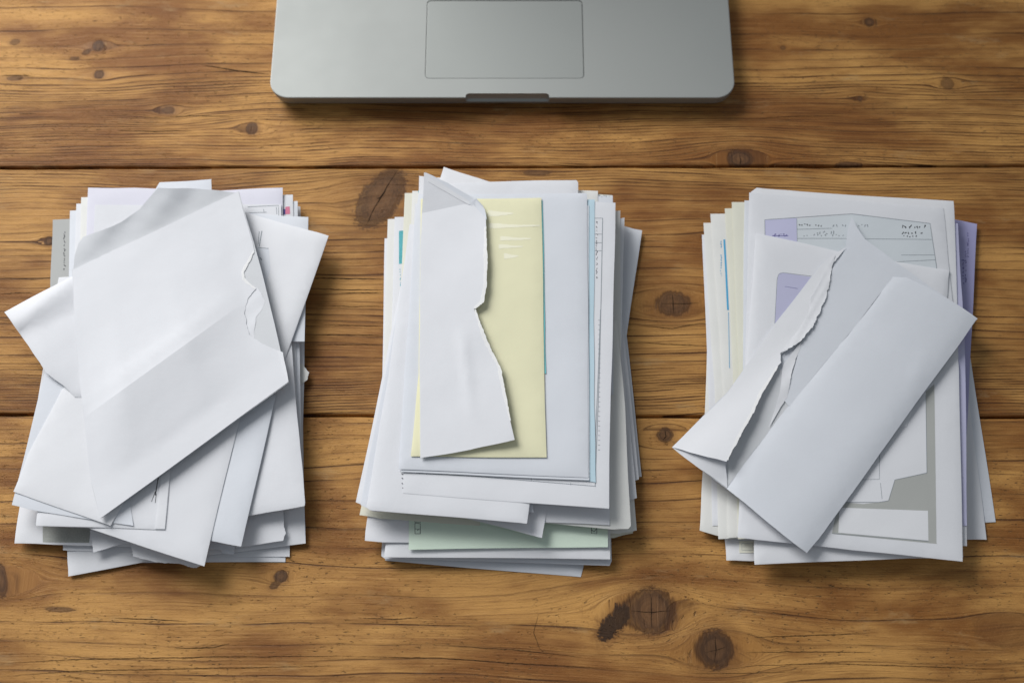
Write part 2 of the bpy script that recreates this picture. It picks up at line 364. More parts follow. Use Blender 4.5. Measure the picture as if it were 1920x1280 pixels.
tp0 = at(796.5, 147.5, zt * 1000); tp1 = at(1095.5, 147.5, zt * 1000); tpt = at(940, 0.5, zt * 1000).y
body = mesh_from('body', slab(lx0, lx1, ly0, ly1, 0.0155, zb, zt, 0.0007, 0.0042))
nx0, nx1 = at(873, 182, 16).x, at(1030, 182, 16).x
cut1 = mesh_from('cut', loft([(rrect(nx0 + .003 - d, nx1 - .003 + d, ly0 - .02, ly0 + e, .0030, 6), z) for d, e, z in ((0, .0004, .0086), (.0018, .0020, .0090), (.0027, .0034, .0100), (.003, .0040, .0122), (.003, .0042, .02))]))
cut2 = mesh_from('cut', loft([(rrect(tp0.x, tp1.x, tp0.y, tpt, .0035, 6), zt - .0016), (rrect(tp0.x, tp1.x, tp0.y, tpt, .0035, 6), zt + .01)]))
kw = (lx0 + .035, lx1 - .035, tpt + .022, tpt + .135)
cut3 = mesh_from('cut', loft([(rrect(*kw, .003, 6), zt - .002), (rrect(*kw, .003, 6), zt + .01)]))
for ct in (cut1, cut2, cut3):
    md = body.modifiers.new('b', 'BOOLEAN'); md.object = ct; md.operation = 'DIFFERENCE'; md.solver = 'EXACT'
dg = bpy.context.evaluated_depsgraph_get(); nm = bpy.data.meshes.new_from_object(body.evaluated_get(dg))
vs = [tuple(v.co) for v in nm.vertices]; fs = [tuple(p.vertices) for p in nm.polygons]
for o in (body, cut1, cut2, cut3): bpy.data.objects.remove(o, do_unlink=True)
body = link_mesh('body', vs, fs, ALU, laptop, 14)
def lpart(name, vf, mat, parent=laptop): return link_mesh(name, vf[0], vf[1], mat, parent, 14)
g = .00045
lpart('trackpad', slab(tp0.x + g, tp1.x - g, tp0.y + g, tpt - g, .0032, zt - .0015, zt - .00035, .0003), ALU2)
lpart('keyboard_tray', slab(kw[0] + g, kw[1] - g, kw[2] + g, kw[3] - g, .003, zt - .0019, zt - .0012, .0002), BLACK)
kv, kf = [], []
kcols, krows = 14, 6; cw, ch = (kw[1] - kw[0] - .004) / kcols, (kw[3] - kw[2] - .004) / krows
for r_ in range(krows):
    for c_ in range(kcols):
        if r_ == 0 and 4 <= c_ <= 8:
            if c_ > 4: continue
            x0, x1 = kw[0] + .002 + 4 * cw, kw[0] + .002 + 9 * cw
        else: x0, x1 = kw[0] + .002 + c_ * cw, kw[0] + .002 + (c_ + 1) * cw
        y0 = kw[2] + .002 + r_ * ch; v, f = slab(x0 + .0012, x1 - .0012, y0 + .0012, y0 + ch - .0012, .0014, zt - .0012, zt + .0004, .0003)
        b0 = len(kv); kv += v; kf += [tuple(b0 + i for i in q) for q in f]
kb = link_mesh('keys', kv, kf, BLACK, laptop, 32); kb['kind'] = 'stuff'
# lid, leaning back from the hinge
la = math.radians(22); lh = 0.235
def lidbox(name, d0, d1, x0, x1, h0, h1, mat):
    V, Fc = slab(x0, x1, h0, h1, .008, d0, d1, .0006)
    V = [(x, ly1 - .004 + y * math.sin(la) + z * math.cos(la), zt + .004 + y * math.cos(la) - z * math.sin(la)) for x, y, z in V]
    return lpart(name, (V, [tuple(reversed(f)) for f in Fc]), mat)
lidbox('lid', 0.0, .006, lx0, lx1, 0, lh, ALU); lidbox('screen', -.0012, -.0001, lx0 + .006, lx1 - .006, .008, lh - .006, GLASS)
hx = bmesh.new(); bmesh.ops.create_cone(hx, cap_ends=True, segments=20, radius1=.005, radius2=.005, depth=(lx1 - lx0) * .7)
hv = [((lx0 + lx1) / 2 + v.co.z, ly1 - .003 + v.co.x, zt + .002 + v.co.y) for v in hx.verts]; hf = [[v.index for v in f.verts] for f in hx.faces]
lpart('hinge', (hv, hf), BLACK)
for sx in (lx0 + .03, lx1 - .03):
    for sy in (ly0 + .03, ly1 - .03):
        lpart('rubber_foot', slab(sx - .008, sx + .008, sy - .008, sy + .008, .0078, 0.0, zb + .0004, .0003), RUB)

# ------------------------------------------------------------------ paper
def densify(poly, step, jag=None, wav=0.5):
    out = []; n = len(poly)
    for i in range(n):
        a, b = Vector(poly[i]), Vector(poly[(i + 1) % n]); L = (b - a).length
        tear = jag and i in jag
        st = 2.6 if tear else step
        m = max(1, int(L / st)); d = (b - a).normalized() if L else Vector((0, 0)); nn = Vector((-d.y, d.x)); o = 0
        ph = random.uniform(0, 6.3)
        for k in range(m):
            p = a.lerp(b, k / m)
            if tear:
                if k: o = .62 * o + random.uniform(-1, 1) * jag[i]; p = p + nn * o
            elif k: p = p + nn * wav * math.sin(math.pi * k / m) * math.sin(ph + 2.6 * k / m)
            out.append((p.x, p.y))
    return out
def inside(P, poly):
    x, y = P[:, 0], P[:, 1]; r = np.zeros(len(P), bool); n = len(poly)
    for i in range(n):
        (x1, y1), (x2, y2) = poly[i], poly[(i + 1) % n]
        if y1 == y2: continue
        r ^= ((y1 > y) != (y2 > y)) & (x < (x2 - x1) * (y - y1) / (y2 - y1) + x1)
    return r
def edge_dist(P, poly):
    d = np.full(len(P), 1e9); n = len(poly)
    for i in range(n):
        a = np.array(poly[i]); b = np.array(poly[(i + 1) % n]); ab = b - a; L = max((ab ** 2).sum(), 1e-9)
        t = np.clip(((P - a) @ ab) / L, 0, 1); q = a + t[:, None] * ab
        d = np.minimum(d, np.hypot(*(P - q).T))
    return d
def side(P, a, b):
    """signed pixel distance from the line a->b, positive on the right of the walk as seen in the photo"""
    a, b = np.array(a, float), np.array(b, float); d = (b - a) / np.hypot(*(b - a))
    return (P[:, 1] - a[1]) * d[0] - (P[:, 0] - a[0]) * d[1]
def pile_wave(P):
    return 0.35 * wob(P[:, 0] * 1.0, P[:, 1] * 0.8, 3)
class Sheet: pass
def sheet(name, poly, z0, t, mat, parent=None, zf=None, pillow=0.0, jag=None, step=14, grid=18, creases=(), wav=0.9, wave=1.0, tilt=(0, 0)):
    """a piece of paper, t mm thick, whose outline is `poly`; zf adds height (mm) as a function of place"""
    b = densify(poly, step, jag, wav)
    arr = np.array(b); lo, hi = arr.min(0), arr.max(0); ctr = arr.mean(0)
    gx, gy = np.meshgrid(np.arange(lo[0] + grid / 2, hi[0], grid), np.arange(lo[1] + grid / 2, hi[1], grid))
    G = np.stack([gx.ravel(), gy.ravel()], 1)
    if len(G): G = G + rng.uniform(-.25, .25, G.shape) * grid; G = G[inside(G, b)]
    if len(G): G = G[edge_dist(G, b) > grid * .3]
    if pillow and len(G):   # a ring just inside the rim, for the soft turned edge
        rim = []
        for i in range(0, len(b)):
            p = Vector(b[i]); a, c = Vector(b[i - 1]), Vector(b[(i + 1) % len(b)]); d = (c - a)
            if d.length < 1e-6: continue
            d.normalize(); nn = Vector((-d.y, d.x))
            for sg in (1, -1):
                rim.append(p + nn * 3.2 * sg)
        rim = np.array([tuple(r) for r in rim]); rim = rim[inside(rim, b)]; rim = rim[edge_dist(rim, b) > 2.4]
        G = np.concatenate([G, rim])
    for (p, q) in creases:
        pa, qa = np.array(p, float), np.array(q, float); ab = qa - pa; t_ = np.clip(((G - pa) @ ab) / (ab @ ab), 0, 1)
        G = G[np.hypot(*(G - pa - t_[:, None] * ab).T) > 4.5]
    V = [Vector(p) for p in b] + [Vector(p) for p in G.tolist()]; nb = len(b)
    E = [(i, (i + 1) % nb) for i in range(nb)]
    for (p, q) in creases:
        p, q = Vector(p), Vector(q); m = max(1, int((q - p).length / 14)); i0 = len(V)
        for k in range(m + 1): V.append(p.lerp(q, k / m))
        E += [(i0 + k, i0 + k + 1) for k in range(m)]
    ov, oe, of, _, _, _ = delaunay_2d_cdt(V, E, [], 1, 1e-4)
    P = np.array([tuple(v) for v in ov]); poly_b = b
    if creases:   # creases may run past the rim: keep triangles inside the outline
        cen = np.array([P[list(f)].mean(0) for f in of]); keep = inside(cen, poly_b); of = [f for f, k_ in zip(of, keep) if k_]
    def zfun(P):
        P = np.asarray(P, float); z = np.full(len(P), z0 + t)
        z = z + wave * pile_wave(P) + tilt[0] * (P[:, 0] - ctr[0]) / 200 + tilt[1] * (P[:, 1] - ctr[1]) / 200
        if pillow: z = z + pillow * (1 - np.exp(-edge_dist(P, poly_b) / 7.0))
        if zf is not None: z = z + zf(P)
        return z
    zt_ = zfun(P); zb_ = zt_ - t
    if pillow: zb_ = zt_ - t - pillow * (1 - np.exp(-edge_dist(P, poly_b) / 7.0))
    W1 = at_np(P, zt_); W0 = W1.copy(); W0[:, 2] = zb_ / 1000
    # orientation and rim
    F_ = []
    cnt = {}
    for f in of:
        a, b_, c = (W1[i] for i in f[:3])
        f = list(f)
        if np.cross(b_ - a, c - a)[2] < 0: f.reverse()
        F_.append(tuple(f))
        for i in range(len(f)):
            e = (f[i], f[(i + 1) % len(f)]); cnt[e] = 1
    n = len(P); FF = list(F_) + [tuple(n + i for i in reversed(f)) for f in F_]
    for (i, j) in cnt:
        if (j, i) not in cnt: FF.append((j, i, n + i, n + j))
    o = link_mesh(name, np.concatenate([W1, W0]), FF, mat, parent, 38)
    if creases:   # a folded line stays crisp
        me = o.data; at2 = me.attributes.get('sharp_edge') or me.attributes.new('sharp_edge', 'BOOLEAN', 'EDGE')
        on = np.zeros((len(creases), 2 * n), bool)
        for ci, (p, q) in enumerate(creases): on[ci, :n] = edge_dist(P, [p, q]) < 0.3
        for e in me.edges:
            if any(on[ci, e.vertices[0]] and on[ci, e.vertices[1]] for ci in range(len(creases))): at2.data[e.index].value = True
    s = Sheet(); s.o = o; s.z = zfun; s.poly = b; s.top = z0 + t + pillow
    return s
def patch(sh, name, poly, mat, lift=0.07, step=10, grid=14, jag=None, r=0):
    """flat print or a window film lying on a sheet"""
    if r: poly = round_poly(poly, r)
    b = densify(poly, step, jag, 0); arr = np.array(b); lo, hi = arr.min(0), arr.max(0)
    gx, gy = np.meshgrid(np.arange(lo[0] + grid / 2, hi[0], grid), np.arange(lo[1] + grid / 2, hi[1], grid))
    G = np.stack([gx.ravel(), gy.ravel()], 1); G = G[inside(G, b)] if len(G) else G
    if len(G): G = G[edge_dist(G, b) > 2]
    V = [Vector(p) for p in b] + [Vector(p) for p in G.tolist()]; nb = len(b)
    ov, _, of, _, _, _ = delaunay_2d_cdt(V, [(i, (i + 1) % nb) for i in range(nb)], [], 1, 1e-4)
    P = np.array([tuple(v) for v in ov]); W = at_np(P, sh.z(P) + lift)
    F_ = []
    for f in of:
        f = list(f); a, b_, c = (W[i] for i in f[:3])
        if np.cross(b_ - a, c - a)[2] < 0: f.reverse()
        F_.append(tuple(f))
    return link_mesh(name, W, F_, mat, sh.o, None)
def round_poly(poly, r):
    out = []; n = len(poly)
    for i in range(n):
        p = Vector(poly[i]); a = (Vector(poly[i - 1]) - p).normalized(); c = (Vector(poly[(i + 1) % n]) - p).normalized()
        for k in range(6):
            t = k / 5; q = (p + a * r) * (1 - t) ** 2 + p * 2 * t * (1 - t) + (p + c * r) * t * t; out.append((q.x, q.y))
    return out
def strokes(sh, name, segs, mat, wid=1.0, lift=0.10):
    """printed lines / letters on a sheet: list of pixel polylines (joined into one print)"""
    V, Fc = [], []
    for s in segs:
        wd = wid
        if isinstance(s, tuple) and isinstance(s[1], (int, float)) and not isinstance(s[0], (int, float)): s, wd = s
        pts = []
        for a, b in zip(s[:-1], s[1:]):
            a, b = Vector(a), Vector(b); m = max(1, int((b - a).length / 12))
            pts += [a.lerp(b, k / m) for k in range(m)]
        pts.append(Vector(s[-1])); n = len(pts); base = len(V)
        for i, p in enumerate(pts):
            d = (pts[min(i + 1, n - 1)] - pts[max(i - 1, 0)])
            d = d.normalized() if d.length else Vector((1, 0)); nn = Vector((-d.y, d.x))
            V += [tuple(p + nn * wd / 2), tuple(p - nn * wd / 2)]
            if i: Fc.append((base + 2 * i - 2, base + 2 * i, base + 2 * i + 1, base + 2 * i - 1))
    P = np.array(V); W = at_np(P, sh.z(P) + lift)
    F2 = []
    for f in Fc:
        a, b, c = (W[i] for i in f[:3]); F2.append(f if np.cross(b - a, c - a)[2] > 0 else tuple(reversed(f)))
    return link_mesh(name, W, F2, mat, sh.o, None)
def scribble(x, y, w_, h_, n, vert=False, seed=0):
    """tiny illegible letters in a row (or column), as in the photo's unreadable print"""
    r = random.Random(seed); out = []
    for i in range(n):
        cx = x + w_ * (i + .5) / n if not vert else x; cy = y if not vert else y + w_ * (i + .5) / n
        if r.random() < .16: continue
        a = [(cx + r.uniform(-.5, .5) * h_ * .7, cy + r.uniform(-.5, .5) * h_) for _ in range(r.choice((2, 3, 3)))]
        out.append(a)
    return out

def rim(sh, path, width, lift=.09):
    """the pale fibrous lip of torn paper along a torn edge"""
    pts = [Vector(p) for p in path]; inner, outer = [], []
    for i, p in enumerate(pts):
        d = (pts[min(i + 1, len(pts) - 1)] - pts[max(i - 1, 0)]).normalized(); nn = Vector((-d.y, d.x))
        outer.append(p - nn * 1.3); inner.append(p + nn * width * (0.35 if i in (0, len(pts) - 1) else random.uniform(.7, 1.2)))
    poly = [(q.x, q.y) for q in outer] + [(q.x, q.y) for q in reversed(inner)]
    return patch(sh, 'torn_rim', poly, FIBRE, lift, jag={i: .75 for i in range(len(poly))}, grid=4)
FIBRE = paper_mat('paper_torn_fibre', (0.90, 0.90, 0.90), var=.06, rough=.95, grain=.5)

class Pile:
    def __init__(s, group): s.z = 0.35; s.group = group; s.d = {}
    def add(s, key, name, label, cat, poly, mat='white', kind='env', step=None, **kw):
        t, pil, use = {'env': (0.22, 0.62, 1.05), 'paper': (0.16, 0.0, 0.42), 'fat': (0.35, 1.1, 1.7), 'thin': (0.18, 0.25, 0.62)}[kind]
        sh = sheet(name, poly, s.z, t, PM[mat], pillow=pil, tilt=(random.uniform(-.12, .12), random.uniform(-.12, .12)), **kw)
        tag(sh.o, label, cat, s.group); s.z += use if step is None else step; s.d[key] = sh
        return sh

# ================================================================== LEFT PILE
L = Pile('letters and envelopes in the left pile')
E_, P_ = 'envelope', 'letter'
L.add('b', 'envelope', 'white envelope lowest in the left pile, its flat lower edge near the table knot', E_, [(165, 470), (545, 450), (535, 1053), (170, 1054)])
L.add('b2', 'letter', 'white sheet one layer above the lowest envelope, lower right corner of left pile', P_, [(170, 470), (550, 450), (543, 1043), (200, 1046)], 'white', 'thin')
L.add('a', 'envelope', 'slanted white envelope poking out furthest toward the bottom edge of the left pile', E_, [(118, 640), (520, 560), (546, 1003), (128, 1080), (126, 1035)], 'bright')
L.add('d', 'letter', 'narrow white sheet edge above the slanted bottom envelope of the left pile', P_, [(118, 1031), (112, 720), (420, 700), (420, 1022), (240, 1034)], 'white', 'thin')
L.add('c', 'envelope', 'wide white envelope whose lower right corner sticks out past the left pile', E_, [(573, 1018), (330, 1047), (310, 600), (400, 390), (563, 387), (571, 600), (568, 800)], 'white')
L.add('s', 'paper_scrap', 'crumpled torn scrap sticking out of the right side of left pile', 'paper scrap', [(535, 690), (567, 681), (571, 688), (580, 698), (576, 712), (557, 726), (535, 738)], 'warm', 'thin', jag={1: .8, 2: .9, 3: .8})
sh = L.add('g', 'letter', 'pale grey printed card peeking out at the upper left of left pile', 'card', [(99, 412), (300, 405), (300, 900), (90, 760), (94, 540)], 'grey', 'thin')
strokes(sh, 'printed_text', scribble(121, 432, 74, 6, 16, True, 5), INK, 1.2)
sh = L.add('f', 'letter', 'white sheet with a mottled grey printed strip at left pile lower left', P_, [(27, 1018), (38, 940), (110, 520), (400, 500), (400, 1030), (118, 1021)], 'bright', 'env')
patch(sh, 'printed_strip', [(80, 986), (170, 990), (167, 1017), (80, 1016)], PM['grey_green'])
L.add('j', 'envelope', 'small folded envelope end under the lower middle of left pile', E_, [(370, 960), (446, 990), (438, 1039), (417, 1037), (414, 1030), (380, 1030)], 'cool', 'thin')
L.add('i', 'envelope', 'envelope with a ragged right end below the lower right letter, left pile', E_, [(430, 860), (531, 930), (532, 985), (536, 1000), (531, 1013), (443, 1026)], 'white', 'thin', jag={1: .5, 2: .8, 3: .8})
L.add('gg', 'paper_scrap', 'crumpled envelope corner beside the mottled grey strip', 'paper scrap', [(175, 1035), (168, 994), (240, 985), (305, 1000), (300, 1018), (232, 1019), (200, 1028)], 'white', 'thin', zf=lambda P: 0.9 * np.abs(np.sin(P[:, 0] / 11 + P[:, 1] / 17)))
L.add('h', 'envelope', 'envelope with a ragged torn lower edge below the slanted letter', E_, [(240, 1000), (250, 1043), (290, 1053), (340, 1057), (352, 1062), (368, 1064), (377, 1059), (400, 900), (250, 880)], 'bright', 'thin', jag={0: .5, 1: .7, 2: .8, 3: .9, 4: .8})
L.add('r2', 'letter', 'white letter with the outermost corner at upper left of left pile', P_, [(131, 395), (558, 377), (566, 900), (121, 900)], 'cool', 'env')
sh = L.add('r3', 'letter', 'white letter with a pink printed mark near its upper right corner', P_, [(143, 382), (549, 365), (560, 880), (130, 880)], 'white', 'env')
patch(sh, 'printed_mark', [(535, 388), (543, 387), (544, 401), (535, 402)], PINK); patch(sh, 'printed_mark', [(531, 392), (535, 392), (535, 402), (531, 402)], VIOL)
L.add('r4', 'envelope', 'creamy white envelope between the pink marked letter and the lilac white sheet', E_, [(152, 370), (500, 362), (532, 860), (140, 870)], 'warm', 'env')
L.add('t10', 'letter', 'lilac white sheet along the upper edge of left pile', P_, [(165, 352), (250, 352), (400, 358), (530, 352), (532, 820), (150, 820)], 'lilac_white', 'env')
sh = L.add('t9', 'letter', 'white printed form with a thin frame, upper right of left pile', P_, [(178, 384), (527, 383), (530, 800), (160, 800)], 'white', 'paper')
strokes(sh, 'printed_frame', [[(464, 388), (522, 385), (524, 460)], [(466, 399), (500, 398)], [(518, 388), (519, 402)], [(494, 392), (495, 397)]], INKG, 0.9)
L.add('t8', 'envelope', 'white envelope directly behind the tilted window envelope, left pile', E_, [(360, 392), (470, 400), (578, 407), (571, 640), (340, 640)], 'cool', 'env')
sh = L.add('t6', 'envelope', 'white envelope at the lower right of left pile, square corner over the table', E_, [(420, 600), (541, 590), (553, 727), (563, 840), (572, 942), (571, 948), (470, 966), (390, 982)], 'white', 'env')
sh = L.add('t7', 'envelope', 'tilted white envelope with a clear window, pointing to the upper right', E_, [(430, 389), (577, 431), (616, 442), (500, 770), (310, 700)], 'bright', 'fat')
patch(sh, 'window', [(470, 462), (504, 466), (507, 505), (496, 540), (470, 530)], PM['cool'], r=5)
strokes(sh, 'printed_text', [([(491, 433), (486, 462)], 1.6), ([(486, 434), (484, 458)], 1.2), [(484, 464), (504, 466)], ([(487, 482), (491, 488)], 2.0)], INKG, 1.1)
L.add('t5', 'letter', 'narrow slanting white letter, second from the right at lower left pile', P_, [(452, 1024), (380, 1011), (440, 700), (517, 740)], 'cool', 'env')
L.add('t4', 'letter', 'slanting white letter reaching lowest at the middle of left pile', P_, [(383, 1061), (167, 990), (230, 750), (452, 775)], 'white', 'env')
sh = L.add('t3', 'letter', 'white letter with a folded right edge and pen strokes beneath the big envelope', P_, [(310, 993), (67, 985), (72, 940), (140, 740), (322, 850)], 'white', 'env')
patch(sh, 'folded_edge', [(290, 991), (309, 991), (319, 880), (303, 885)], PM['bright'], lift=.35)
strokes(sh, 'pen_stroke', [([(297, 893), (291, 928)], 1.6), ([(291, 921), (284, 940)], 1.0), [(293, 925), (291, 942)]], INK, 1.0)
L.add('t2b', 'letter', 'white sheet just beneath the corner letter at left side of left pile', P_, [(22, 946), (73, 740), (86, 690), (200, 660), (250, 985), (72, 958)], 'cool', 'thin')
L.add('t2', 'letter', 'white letter whose sharp corner points lower left in the left pile', P_, [(25, 921), (53, 850), (116, 730), (200, 650), (330, 780), (207, 985)], 'bright', 'env')
def wing(P):
    d = side(P, (8, 585), (133, 520)); q = np.clip((140 - P[:, 0]) / 110, 0, 1)
    d0 = 4 + 26 * q; d1 = 58 - 8 * q; d2 = 98 - 16 * q
    return np.clip((150 - P[:, 0]) / 80, 0, 1) * np.interp(np.clip(d / d0, 0, 1), [0, 1], [0.3, 2.6]) - 2.9 * np.clip((d - d0) / (d1 - d0), 0, 1) + 0.9 * np.clip((d - d1) / (d2 - d1), 0, 1) + .5 * np.clip((d - d2) / 40, 0, 1) + 0.9
L.add('t12', 'envelope', 'creased open envelope end pointing far left from the left pile', E_, [(8, 585), (133, 519), (300, 480), (320, 760), (140, 744), (118, 722), (85, 697), (62, 662), (36, 624)], 'white', 'fat', zf=wing, grid=12)
L.add('t11', 'letter', 'small white letter corner showing above the grey flap of left pile', P_, [(299, 342), (396, 336), (402, 440), (270, 440), (280, 373)], 'cool', 'thin', wave=1)
# the big opened envelope on top
z = L.z + 0.2
RID = ((157, 783), (463, 563)); FOLD = ((135, 505), (448, 358))
big = sheet('opened_envelope', [(135, 505), (300, 428), (448, 358), (476, 455), (508, 580), (541, 717), (188, 972), (170, 900), (157, 783), (147, 690), (139, 590)], z, 0.22, PM['inside'], zf=lambda P: 0 * P[:, 0])  # back layer coloured grey for the shade under the front panel
tag(big.o, 'large torn white envelope lying open on top of the left pile', E_, L.group)
def zpan(P):
    d = side(P, *RID); e = side(P, *FOLD)                         # d>0: lower panel, d<0: upper panel
    ridge = 6.2 * np.exp(-np.clip(-d, 0, None) / 120.0)
    low = 6.2 - np.clip(d, 0, None) * 0.049
    zz = np.where(d > 0, np.maximum(low, 0.15), ridge)
    zz = zz + 0.55 * np.exp(-((d + 22) / 9) ** 2)
    left = np.clip((P[:, 0] - (135 + (P[:, 1] - 505) * 0.105)) / 70, 0, 1)
    right = np.clip((468 - P[:, 0] + (P[:, 1] - 600) * .25) / 130, 0.03, 1)
    return 0.1 + zz * (0.25 + 0.75 * left) * right + 0.3 * (1 + np.sin(P[:, 0] / 70 + P[:, 1] / 90)) * np.clip(right, .1, 1)
lf = sheet('front_panel', [(136, 506), (300, 429), (447, 359), (465, 425), (477, 470), (462, 498), (455, 510), (457, 523), (480, 541), (464, 562), (458, 587), (463, 610), (467, 627), (477, 635), (500, 648), (531, 661), (540, 716), (188, 971), (170, 900), (157, 783), (147, 690), (139, 590)], z + .25, 0.09, PM['white'], big.o, zf=zpan,
      jag={4: .9, 5: 1.1, 6: 1.1, 7: 1.0, 8: .8, 9: .8, 10: .9, 11: .9, 12: .9, 13: .9, 14: .5, 15: .3}, grid=11, creases=[((161, 780), (458, 566))])
rim(lf, [(476, 471), (463, 497), (456, 510), (458, 522), (479, 541)], 4)
def zflap(P):
    d = np.clip(-side(P, *FOLD), 0, None); a_, b_ = np.array(FOLD[0], float), np.array(FOLD[1], float); u_ = (b_ - a_) / np.hypot(*(b_ - a_))
    on = a_ + ((P - a_) @ u_)[:, None] * u_ + np.array([0.4, 0.9]) * 3
    return zpan(on) + 0.06 * d + 0.0005 * d * d * np.clip((P[:, 0] - 150) / 120, 0, 1) + (0.7 * np.sin(P[:, 0] / 15 + P[:, 1] / 31) + 0.4 * np.abs(np.sin(P[:, 0] / 23 - P[:, 1] / 14))) * np.clip(d / 40, 0, 1)
sheet('flap', [(137, 508), (140, 478), (147, 456), (156, 444), (172, 438), (190, 432), (228, 416), (262, 392), (270, 382), (284, 366), (296, 352), (340, 353), (398, 356), (446, 362), (301, 432)], z + .07, 0.10, PM['inner'], big.o, zf=zflap, grid=8)  # darker inner tone paints extra shade on the tilted flap
sheet('torn_lining', [(474, 541), (482, 540), (490, 549), (497, 566), (489, 583), (480, 594), (478, 612), (476, 634), (462, 622), (452, 604), (456, 580), (464, 562)], z + .235, 0.03, PM['white'], big.o, jag={1: .5, 2: .7, 3: .7, 4: .8, 5: .8, 6: .6, 7: .6}, grid=5, zf=lambda P: 0.10 + 0.10 * np.sin(P[:, 1] / 7 + P[:, 0] / 9))
sheet('corner_fold', [(519, 656), (530, 660), (541, 716), (538, 712)], z + .62, 0.08, PM['bright'], big.o, zf=lambda P: zpan(P) + .2, grid=5)

# ================================================================== MIDDLE PILE
M = Pile('letters and envelopes in the middle pile')
M.add('a', 'envelope', 'white envelope lowest in the middle pile, slanting at its lower edge', E_, [(722, 1050), (1089, 1081), (1094, 1062), (1110, 700), (740, 690)], 'cool', 'fat')
M.add('b13', 'envelope', 'long envelope with the outermost lower right corner of the middle pile', E_, [(1203, 893), (1190, 895), (850, 930), (850, 580), (1165, 540)], 'cool')
M.add('m12', 'envelope', 'white envelope tilted out at the upper right of the middle pile', E_, [(1000, 395), (1171, 424), (1204, 432), (1171, 660), (1152, 800), (950, 760)], 'cool', 'env')
M.add('b2', 'letter', 'second lowest letter along the bottom edge of the middle pile', P_, [(715, 1042), (730, 700), (1140, 700), (1147, 1051), (1143, 1060), (722, 1047)], 'cool')
M.add('f1', 'envelope', 'cream edged envelope low in the right hand fan of the middle pile', E_, [(1187, 999), (1150, 1008), (800, 1000), (800, 620), (1162, 600)], 'cream')
M.add('f5', 'envelope', 'white envelope with the second outermost corner right of the middle pile', E_, [(1198, 898), (1180, 905), (820, 930), (820, 600), (1163, 560)], 'white')
M.add('f1b', 'envelope', 'cream white envelope with a ragged lower right edge in the middle pile', E_, [(1194, 994), (1160, 1000), (800, 990), (800, 640), (1160, 620)], 'warm', jag={0: .5})
M.add('c', 'letter', 'white letter under the pale green sheet of the middle pile', P_, [(720, 1044), (727, 965), (742, 640), (1146, 640), (1144, 1048)], 'bright')
M.add('f4', 'envelope', 'white envelope in the right fan ending level with the green sheet', E_, [(1194, 933), (1176, 940), (820, 960), (820, 620), (1160, 600)], 'white')
M.add('m3', 'letter', 'white letter with a square lower left corner left of the green sheet', P_, [(684, 1013), (689, 968), (705, 800), (900, 800), (900, 1020), (717, 1016)], 'white', 'thin')
sh = M.add('green', 'letter', 'pale green sheet with printed boxes at both sides, middle pile', P_, [(766, 1030), (767, 968), (768, 700), (1140, 700), (1140, 1025)], 'green', 'thin')
def box(x0, y0, x1, y1): return [(x0, y0), (x1, y0 + 1), (x1, y1 + 1), (x0, y1), (x0, y0)]
strokes(sh, 'printed_box', [box(778, 966, 788, 978), box(778, 980, 788, 991), [(778, 1000), (778, 986)], [(788, 1000), (788, 986)], [(778, 1000), (788, 1000)], [(785, 992), (782, 994)], [(780, 972), (786, 970)]], INK, 0.9)
strokes(sh, 'printed_box', [box(1109, 984, 1119, 999), [(1109, 993), (1114, 996), (1119, 990)], [(1112, 986), (1116, 989)]], INK, 0.9)
M.add('m4', 'envelope', 'cream envelope corner at the lower left of the middle pile', E_, [(674, 965), (690, 880), (900, 880), (900, 985), (714, 972)], 'cream', 'thin')
M.add('d1', 'letter', 'white letter with the lowest corner at the upper left of middle pile', P_, [(721, 447), (1150, 412), (1171, 408), (1162, 820), (714, 820)], 'white')
M.add('d2', 'letter', 'white letter at upper left of middle pile beneath the teal printed one', P_, [(727, 411), (1163, 395), (1166, 800), (718, 800)], 'warm')
sh = M.add('d3', 'letter', 'white letter with a teal printed bar at left of middle pile', P_, [(740, 407), (1120, 400), (1120, 800), (728, 800)], 'white')
patch(sh, 'printed_bar', [(748, 433), (757, 432), (756, 494), (748, 495)], TEAL); strokes(sh, 'printed_text', scribble(750, 502, 34, 4, 8, True, 3), TEAL, 1.2)
M.add('f6', 'envelope', 'white envelope inmost of the right fan of the middle pile', E_, [(1160, 972), (1146, 971), (820, 960), (820, 640), (1153, 620)], 'warm', jag={4: .0})
M.add('f3', 'envelope', 'rounded corner of a white envelope in the right fan, middle pile', E_, [(1183, 985), (1178, 991), (1150, 992), (820, 960), (820, 650), (1157, 600), (1172, 760)], 'warm')
M.add('m6', 'letter', 'white letter below the bordered form, right part, middle pile', P_, [(1143, 984), (985, 977), (900, 970), (900, 700), (1146, 720)], 'white')
M.add('m5d', 'letter', 'small slanted white letter corner lying over the green sheet', P_, [(1016, 1008), (876, 972), (850, 700), (1060, 760)], 'white', 'thin')
sh = M.add('d4', 'envelope', 'cream envelope along the upper left edge of the middle pile', E_, [(759, 362), (1100, 362), (1148, 366), (1150, 740), (745, 760)], 'cream')
sh = M.add('d4b', 'letter', 'white letter with small dark print near its upper right corner, middle pile', P_, [(790, 372), (1120, 366), (1149, 367), (1150, 740), (770, 760)], 'cool', 'thin')
strokes(sh, 'printed_text', scribble(1122, 368, 26, 4, 6, False, 8), INKG, 1.2)
sh = M.add('d5', 'envelope', 'white envelope with a small green mark at the upper left of middle pile', E_, [(773, 358), (1000, 356), (1121, 358), (1120, 760), (758, 800)], 'warm')
patch(sh, 'printed_mark', [(784, 358), (791, 357), (790, 361), (784, 361)], TEAL)
M.add('m5b', 'letter', 'white letter with a corner sticking out at left of middle pile', P_, [(667, 941), (720, 690), (765, 470), (1000, 500), (1000, 960), (690, 950)], 'white')
